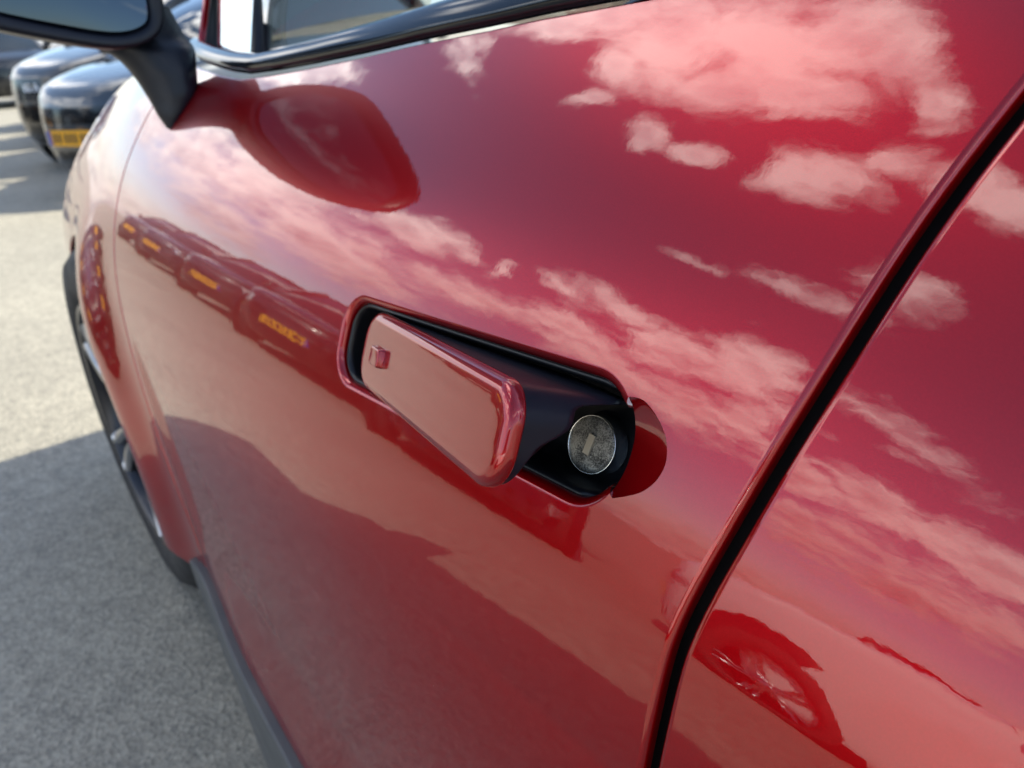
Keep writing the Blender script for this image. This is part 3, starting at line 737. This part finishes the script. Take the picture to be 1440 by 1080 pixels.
# ---- door mirror
ML = catmull([(0.105, 1.088), (0.06, 1.0735), (-0.01, 1.087), (-0.09, 1.112), (-0.16, 1.15), (-0.215, 1.205), (-0.23, 1.265), (-0.21, 1.305), (-0.13, 1.32), (-0.01, 1.305), (0.07, 1.27), (0.11, 1.2), (0.118, 1.13)], 6, True)
mc = ML.mean(0)
def mring(x, sc, dy=0, dz=0, inset=0):
    L = ML if area2(ML) > 0 else ML[::-1]
    o2, _ = outn(L); q = mc+(L-o2*inset-mc)*sc; return np.c_[np.full(len(q), x)+(q[:, 0]-mc[0])*.10, q[:, 0]+dy, q[:, 1]+dz]
rg = [mring(.452, 1, inset=.022), mring(.470, 1, inset=.013), mring(.474, 1, inset=.005), mring(.472, 1, inset=.001), mring(.462, 1.0), mring(.44, 1.005), mring(.40, .99), mring(.36, .93), mring(.325, .80), mring(.305, .6), mring(.295, .3)]
v_, f_ = grid(np.array(rg), closed_v=True, flip=False); f_.append(tuple((len(rg)-1)*len(ML)+i for i in range(len(ML))))
mh = own(mesh('door_mirror', v_, f_, M['navy']))
gr_ = mring(.4585, 1, inset=.019); gr_[:, 0] -= (gr_[:, 2]-mc[1])*.12
n_ = len(gr_); cpt = gr_.mean(0)+np.array([.004, 0, 0])
mid = [(cpt+(p_-cpt)*.5)+np.array([.002, 0, 0]) for p_ in gr_]
gm = mesh('mirror_glass', np.vstack([gr_, mid, [cpt]]), [(i, (i+1) % n_, n_+(i+1) % n_, n_+i) for i in range(n_)]+[(n_+i, n_+(i+1) % n_, 2*n_) for i in range(n_)], M['mirror']); gm.parent = mh
fs = catmull([(.462, .098, .976, .004), (.458, .102, .992, .012), (.450, .112, 1.015, .026), (.440, .112, 1.045, .036), (.430, .107, 1.068, .048), (.415, .090, 1.085, .062), (.41, .070, 1.12, .072)], 5)
fa = np.linspace(0, 2*np.pi, 28, endpoint=False)
fx = lambda z: float(np.interp(z, [.976, .992, 1.015, 1.045], [.006, .020, .034, .040]))
ft = grid(np.array([[(x_+fx(z_)*math.cos(a), y_+r_*math.sin(a)+.25*fx(z_)*math.cos(a), z_) for a in fa] for x_, y_, z_, r_ in fs]), closed_v=True)
fo = mesh('mirror_foot', *ft, M['navy']); fo.parent = mh

# ------------------------------------------------------------------ the other parked cars
LEN, WID, HGT = 4.4, 1.82, 1.56
def ztop(x): return np.interp(x, [-2.2, -1.9, -1.2, .9, 1.5, 2.0, 2.2], [.93, 1.02, 1.03, 1.02, .97, .88, .82])
LV = [(.93, .20), (.965, .24), (.985, .34), (1.0, .50), (1.0, .62), (.992, .72), (.985, .80)]
def wall(ph, k_scale, z, hood=0):
    n = np.where(np.cos(ph) > 0, 3.0, 4.2)
    c = np.sign(np.cos(ph))*np.abs(np.cos(ph))**(2/n); s = np.sign(np.sin(ph))*np.abs(np.sin(ph))**(2/n)
    return LEN/2*c*k_scale, WID/2*s*k_scale
def body_geo():
    ph = np.linspace(0, 2*np.pi, 120, endpoint=False); rows = []
    for sc, f in [(.90, 0), (.955, .03), (.985, .15), (1.0, .35), (1.0, .55), (.995, .75), (.985, .9), (.965, .97), (.93, 1.0)]:
        x, y = wall(ph, sc, 0); zt = ztop(x); rows.append(np.c_[x, y, .2+(zt-.2)*f])
    for sc, up_ in [(.85, .018), (.6, .045), (.3, .06), (.02, .065)]:
        x, y = wall(ph, sc, 0); rows.append(np.c_[x, y, ztop(x)+up_])
    return grid(np.array(rows), closed_v=True)
def fpatch(y0, y1, z0, z1, off, ny=10, nz=4, end=1, skew=0.0):
    P = []
    for y in np.linspace(y0, y1, ny):
        row = []
        for z in np.linspace(z0, z1, nz):
            zz_ = z+skew*abs(y); f = (zz_-.2)/(ztop(2.1*end)-.2)
            sc = np.interp(f, [0, .03, .15, .35, .55, .75, .9, .97, 1.0], [.90, .955, .985, 1, 1, .995, .985, .965, .93])
            e_ = 3.0 if end > 0 else 4.2; s = min(.999, abs(y)/(WID/2*sc)); c = (1-s**e_)**(1/e_)
            row.append(((LEN/2*sc*c+off)*end, y, zz_))
        P.append(row)
    v, f = grid(np.array(P), flip=(end > 0)); return v, f
def skirt(v, f, d):
    return v, f
def quad_patch(c, n=8, bulge=.03, bd=(0, 0, 1)):
    c = [np.array(q_, float) for q_ in c]; P = []
    for u in np.linspace(0, 1, n):
        P.append([(c[0]*(1-u)+c[1]*u)*(1-w)+(c[3]*(1-u)+c[2]*u)*w+np.array(bd)*bulge*math.sin(math.pi*u)*math.sin(math.pi*w) for w in np.linspace(0, 1, n)])
    return grid(np.array(P))
KIA = {'K': [((0, 0), (0, 1)), ((0, .45), (.6, 1)), ((.15, .55), (.65, 0))], 'I': [((0, 0), (0, 1))], 'A': [((0, 0), (.4, 1)), ((.4, 1), (.8, 0)), ((.0, .0), (.0, .0))]}
def emblem_letter(ch, off, x, z, h):
    return join([tube([(x, off+p[0]*.09, z+p[1]*h), (x, off+q_[0]*.09, z+q_[1]*h)], .008, 6, up=(1, 0, 0)) for p, q_ in KIA[ch] if p != q_])
def build_car(name, label, paint, group, emblem=False, cab=0.0):
    rt_ = thing(name, label, 'car', (0, 0, 0), 0, group)
    b = mesh('body', *body_geo(), None, rt_); b.data.materials.append(paint)
    b.material_slots[0].link = 'OBJECT'; b.material_slots[0].material = paint
    hw, tw, zb_, zt_ = .80, .60, 1.03, HGT-.02
    ws = [(1.12-cab, -hw, zb_), (1.12-cab, hw, zb_), (.25-cab, tw, zt_), (.25-cab, -tw, zt_)]
    mesh('windscreen', *quad_patch(ws, 10, .14, (1, 0, .3)), M['tint'], rt_)
    mesh('rear_screen', *quad_patch([(-2.0, hw, zb_), (-2.0, -hw, zb_), (-1.55, -tw, zt_), (-1.55, tw, zt_)], 8, .08, (-1, 0, .2)), M['tint'], rt_)
    for s in (-1, 1):
        c4 = [(1.02-cab, s*(hw+.03), zb_), (-1.92, s*(hw+.03), zb_), (-1.5, s*(tw+.015), zt_-.03), (.2-cab, s*(tw+.015), zt_-.03)]
        if s > 0: c4 = [c4[0], c4[3], c4[2], c4[1]][::1]
        mesh('side_window', *quad_patch(c4 if s < 0 else [c4[0], c4[1], c4[2], c4[3]], 8, .02, (0, s, 0)), M['tint'], rt_)
    P = []
    for x in np.linspace(.27-cab, -1.58, 12): P.append([(x, s*(tw+.02), zt_-.01+.05*(1-s*s)-.03*abs(x+.6)**2*.4) for s in np.linspace(-1, 1, 11)])
    def painted(nm, geo_):
        r_ = mesh(nm, *geo_, None, rt_); r_.data.materials.append(paint); r_.material_slots[0].link = 'OBJECT'; r_.material_slots[0].material = paint
    painted('roof', grid(np.array(P)))
    for s in (-1, 1):
        painted('front_pillar', tube([(1.10-cab, s*(hw+.01), zb_-.02), (.7-cab, s*(hw-.09), 1.29), (.25-cab, s*(tw+.01), zt_)], np.array([[.05, .035]]*3), 8))
        painted('rear_pillar', tube([(-1.98, s*(hw+.01), zb_-.02), (-1.55, s*(tw+.01), zt_)], np.array([[.12, .05]]*2), 8))
        painted('roof_rail', tube([(.25-cab, s*(tw+.015), zt_-.015), (-.9, s*(tw+.03), zt_+.0), (-1.55, s*(tw+.015), zt_-.015)], .035, 8))
    # front: lamps, grille, intake, plate
    for s in (-1, 1):
        hlp = mesh('headlight', *fpatch(min(s*.50, s*.86), max(s*.50, s*.86), .64, .74, .006, skew=.02), M['lamp'], rt_)
        st = mesh('light_strip', *fpatch(min(s*.46, s*.84), max(s*.46, s*.84), .745, .765, .010, skew=.02), M['drl']); st.parent = hlp
        mesh('fog_lamp', *fpatch(min(s*.62, s*.76), max(s*.62, s*.76), .36, .46, .006), M['lamp'], rt_)
    mesh('grille', *fpatch(-.46, .46, .60, .78 if emblem else .72, .004), M['gloss'], rt_)
    mesh('intake', *fpatch(-.66, .66, .23, .40, .004), M['black'], rt_)
    x_p = LEN/2+.012
    if emblem:
        mesh('lower_grille', *fpatch(-.60, .60, .42, .56, .005), M['gloss'], rt_)
        for ch_, of_ in (('K', -.10), ('I', -.02), ('A', .035)): mesh('emblem_letter', *emblem_letter(ch_, of_, LEN/2-.004, .675, .062), M['drl'], rt_)
    else:
        pl = mesh('number_plate', *box((x_p, 0, .50), (.012, .52, .115)), M['yellow'], rt_, smooth=False)
        g = mesh('plate_band', *box((x_p+.0075, -.238, .50), (.003, .042, .108)), M['blue'], smooth=False); g.parent = pl
        ch = [box((x_p+.0075, -.17+i_*.056+(.018 if i_ > 1 else 0)+(.018 if i_ > 4 else 0), .50), (.003, .030, .072)) for i_ in range(7)]
        g = mesh('plate_marks', *join(ch), M['ink'], smooth=False); g.parent = pl; g['kind'] = 'stuff'
    tl = [mesh('tail_lamp', *fpatch(min(s*.45, s*.85), max(s*.45, s*.85), .78, .86, .006, end=-1), M['red'], rt_) for s in (-1, 1)]
    for s in (-1, 1):
        mi = mesh('side_mirror', *tube([(.92-cab, s*.86, 1.05), (.93-cab, s*.95, 1.10), (.93-cab, s*1.05, 1.11)], np.array([[.04, .03], [.06, .07], [.05, .06]]), 8, up=(1, 0, 0)), M['gloss'], rt_)
        for x in (1.34, -1.34):
            mesh('arch_trim', *lathe([(.30, .0), (.425, .012), (.43, .0), (.43, -.05)], (x, s*(.893 if x < 0 else .85), .33), (0, s, 0), 28), M['black'], rt_)
            build_wheel(rt_, (x, s*(.835 if x < 0 else .79), .335), .335, .20, s, 5, (M['rim_dark'], M['rim']), None, 28)
    return rt_
def dup(root, label, loc, rz, paint, group, sc=(1, 1, 1)):
    r_ = root.copy(); col.objects.link(r_); r_.location = loc; r_.rotation_euler = (0, 0, rz); r_['label'] = label
    r_['group'] = group; r_.scale = sc
    for ch in list(root.children):
        c = ch.copy(); col.objects.link(c); c.parent = r_
        if ch.name.split('.')[0] in ('body', 'roof', 'front_pillar', 'rear_pillar', 'roof_rail'): c.material_slots[0].material = paint
        for g in ch.children:
            d = g.copy(); col.objects.link(d); d.parent = c
    return r_
def nose_at(nx, ny, rz): return (nx-math.cos(rz)*LEN/2, ny-math.sin(rz)*LEN/2, 0)
PA = {k: car_paint(k+'_car_paint', c) for k, c in dict(slate=(.020, .028, .040), black=(.008, .009, .011), graphite=(.016, .017, .020), navy=(.012, .02, .05), silver=(.38, .39, .41), white=(.82, .82, .81), maroon=(.08, .012, .016)).items()}
GR, GL = 'dark cars parked nose out ahead of the red car', 'cars of the facing row mirrored in the red door'
ar = math.atan2(-.91, .42)
proto = build_car('parked_car', 'slate blue parked car with yellow plate, nearest beyond the red fender', PA['slate'], GR)
proto.location = nose_at(-5.37, .93, ar); proto.rotation_euler = (0, 0, ar)
kia = build_car('parked_car', 'black parked car with metal letters on its grille, behind the slate one', PA['black'], GR, True)
kia.scale = (1, 1.04, 1.15); kia.location = nose_at(-7.7, 1.08, ar); kia.rotation_euler = (0, 0, ar)
dup(proto, 'graphite parked car farthest along the row, under the door mirror', nose_at(-10.6, 1.45, ar), ar, PA['graphite'], GR)
dup(proto, 'black parked car at the far end of the row beyond the lettered car', nose_at(-13.6, 1.85, ar), ar, PA['black'], GR)
al = math.atan2(.80, .60)
for nx, ny, pc, lb in [(-2.0, -3.15, 'navy', 'navy car mirrored just under the swung out door handle'),
                       (-4.45, -2.95, 'black', 'black car mirrored left of the door handle, bright glints on its nose'),
                       (-7.0, -3.0, 'graphite', 'graphite car mirrored in the door, second plate from the handle'),
                       (-10.2, -2.9, 'slate', 'slate car mirrored at the front of the door by the fender edge'),
                       (-13.4, -2.9, 'black', 'black car mirrored in the fender at the end of the facing row')]:
    dup(proto, lb, nose_at(nx, ny, al), al, PA[pc], GL, (1, 1.04, 1.15))
for nx, ny, pc, lb in [(-.6, -9.2, 'graphite', 'graphite car in the second row, mirrored over the white car bonnet'),
                       (2.3, -9.0, 'black', 'black car in the second row, mirrored over the white car roof'),
                       (5.2, -9.1, 'navy', 'navy car in the second row, mirrored at the right edge of the rear door')]:
    dup(proto, lb, nose_at(nx, ny, 1.45), 1.45, PA[pc], GL, (1, 1.04, 1.08))
GF = 'dark cars parked across the far end of the car park'
for fx_, fy_, pc, lb in [(-21.5, 2.9, 'black', 'black upright car at the far end of the lane at the picture edge'),
                         (-22.0, 5.5, 'graphite', 'graphite upright car at the far end of the lane behind the lettered car'),
                         (-22.3, 8.1, 'navy', 'navy upright car at the far end of the lane behind the mirror foot')]:
    dup(proto, lb, nose_at(fx_, fy_, .08), .08, PA[pc], GF, (1, 1.08, 1.27))
PA['white'] = plastic('bright_white_car_paint', (.88, .88, .87), .4, metal=.0, coat=1.0, coat_ior=1.9, coat_rough=.06)
wc = build_car('parked_car', 'white car standing side on, mirrored along the crease of the rear door', PA['white'], GL, cab=.55)
wc.location = (.42+1.34, -2.75-.91, 0); wc.rotation_euler = (0, 0, math.pi)
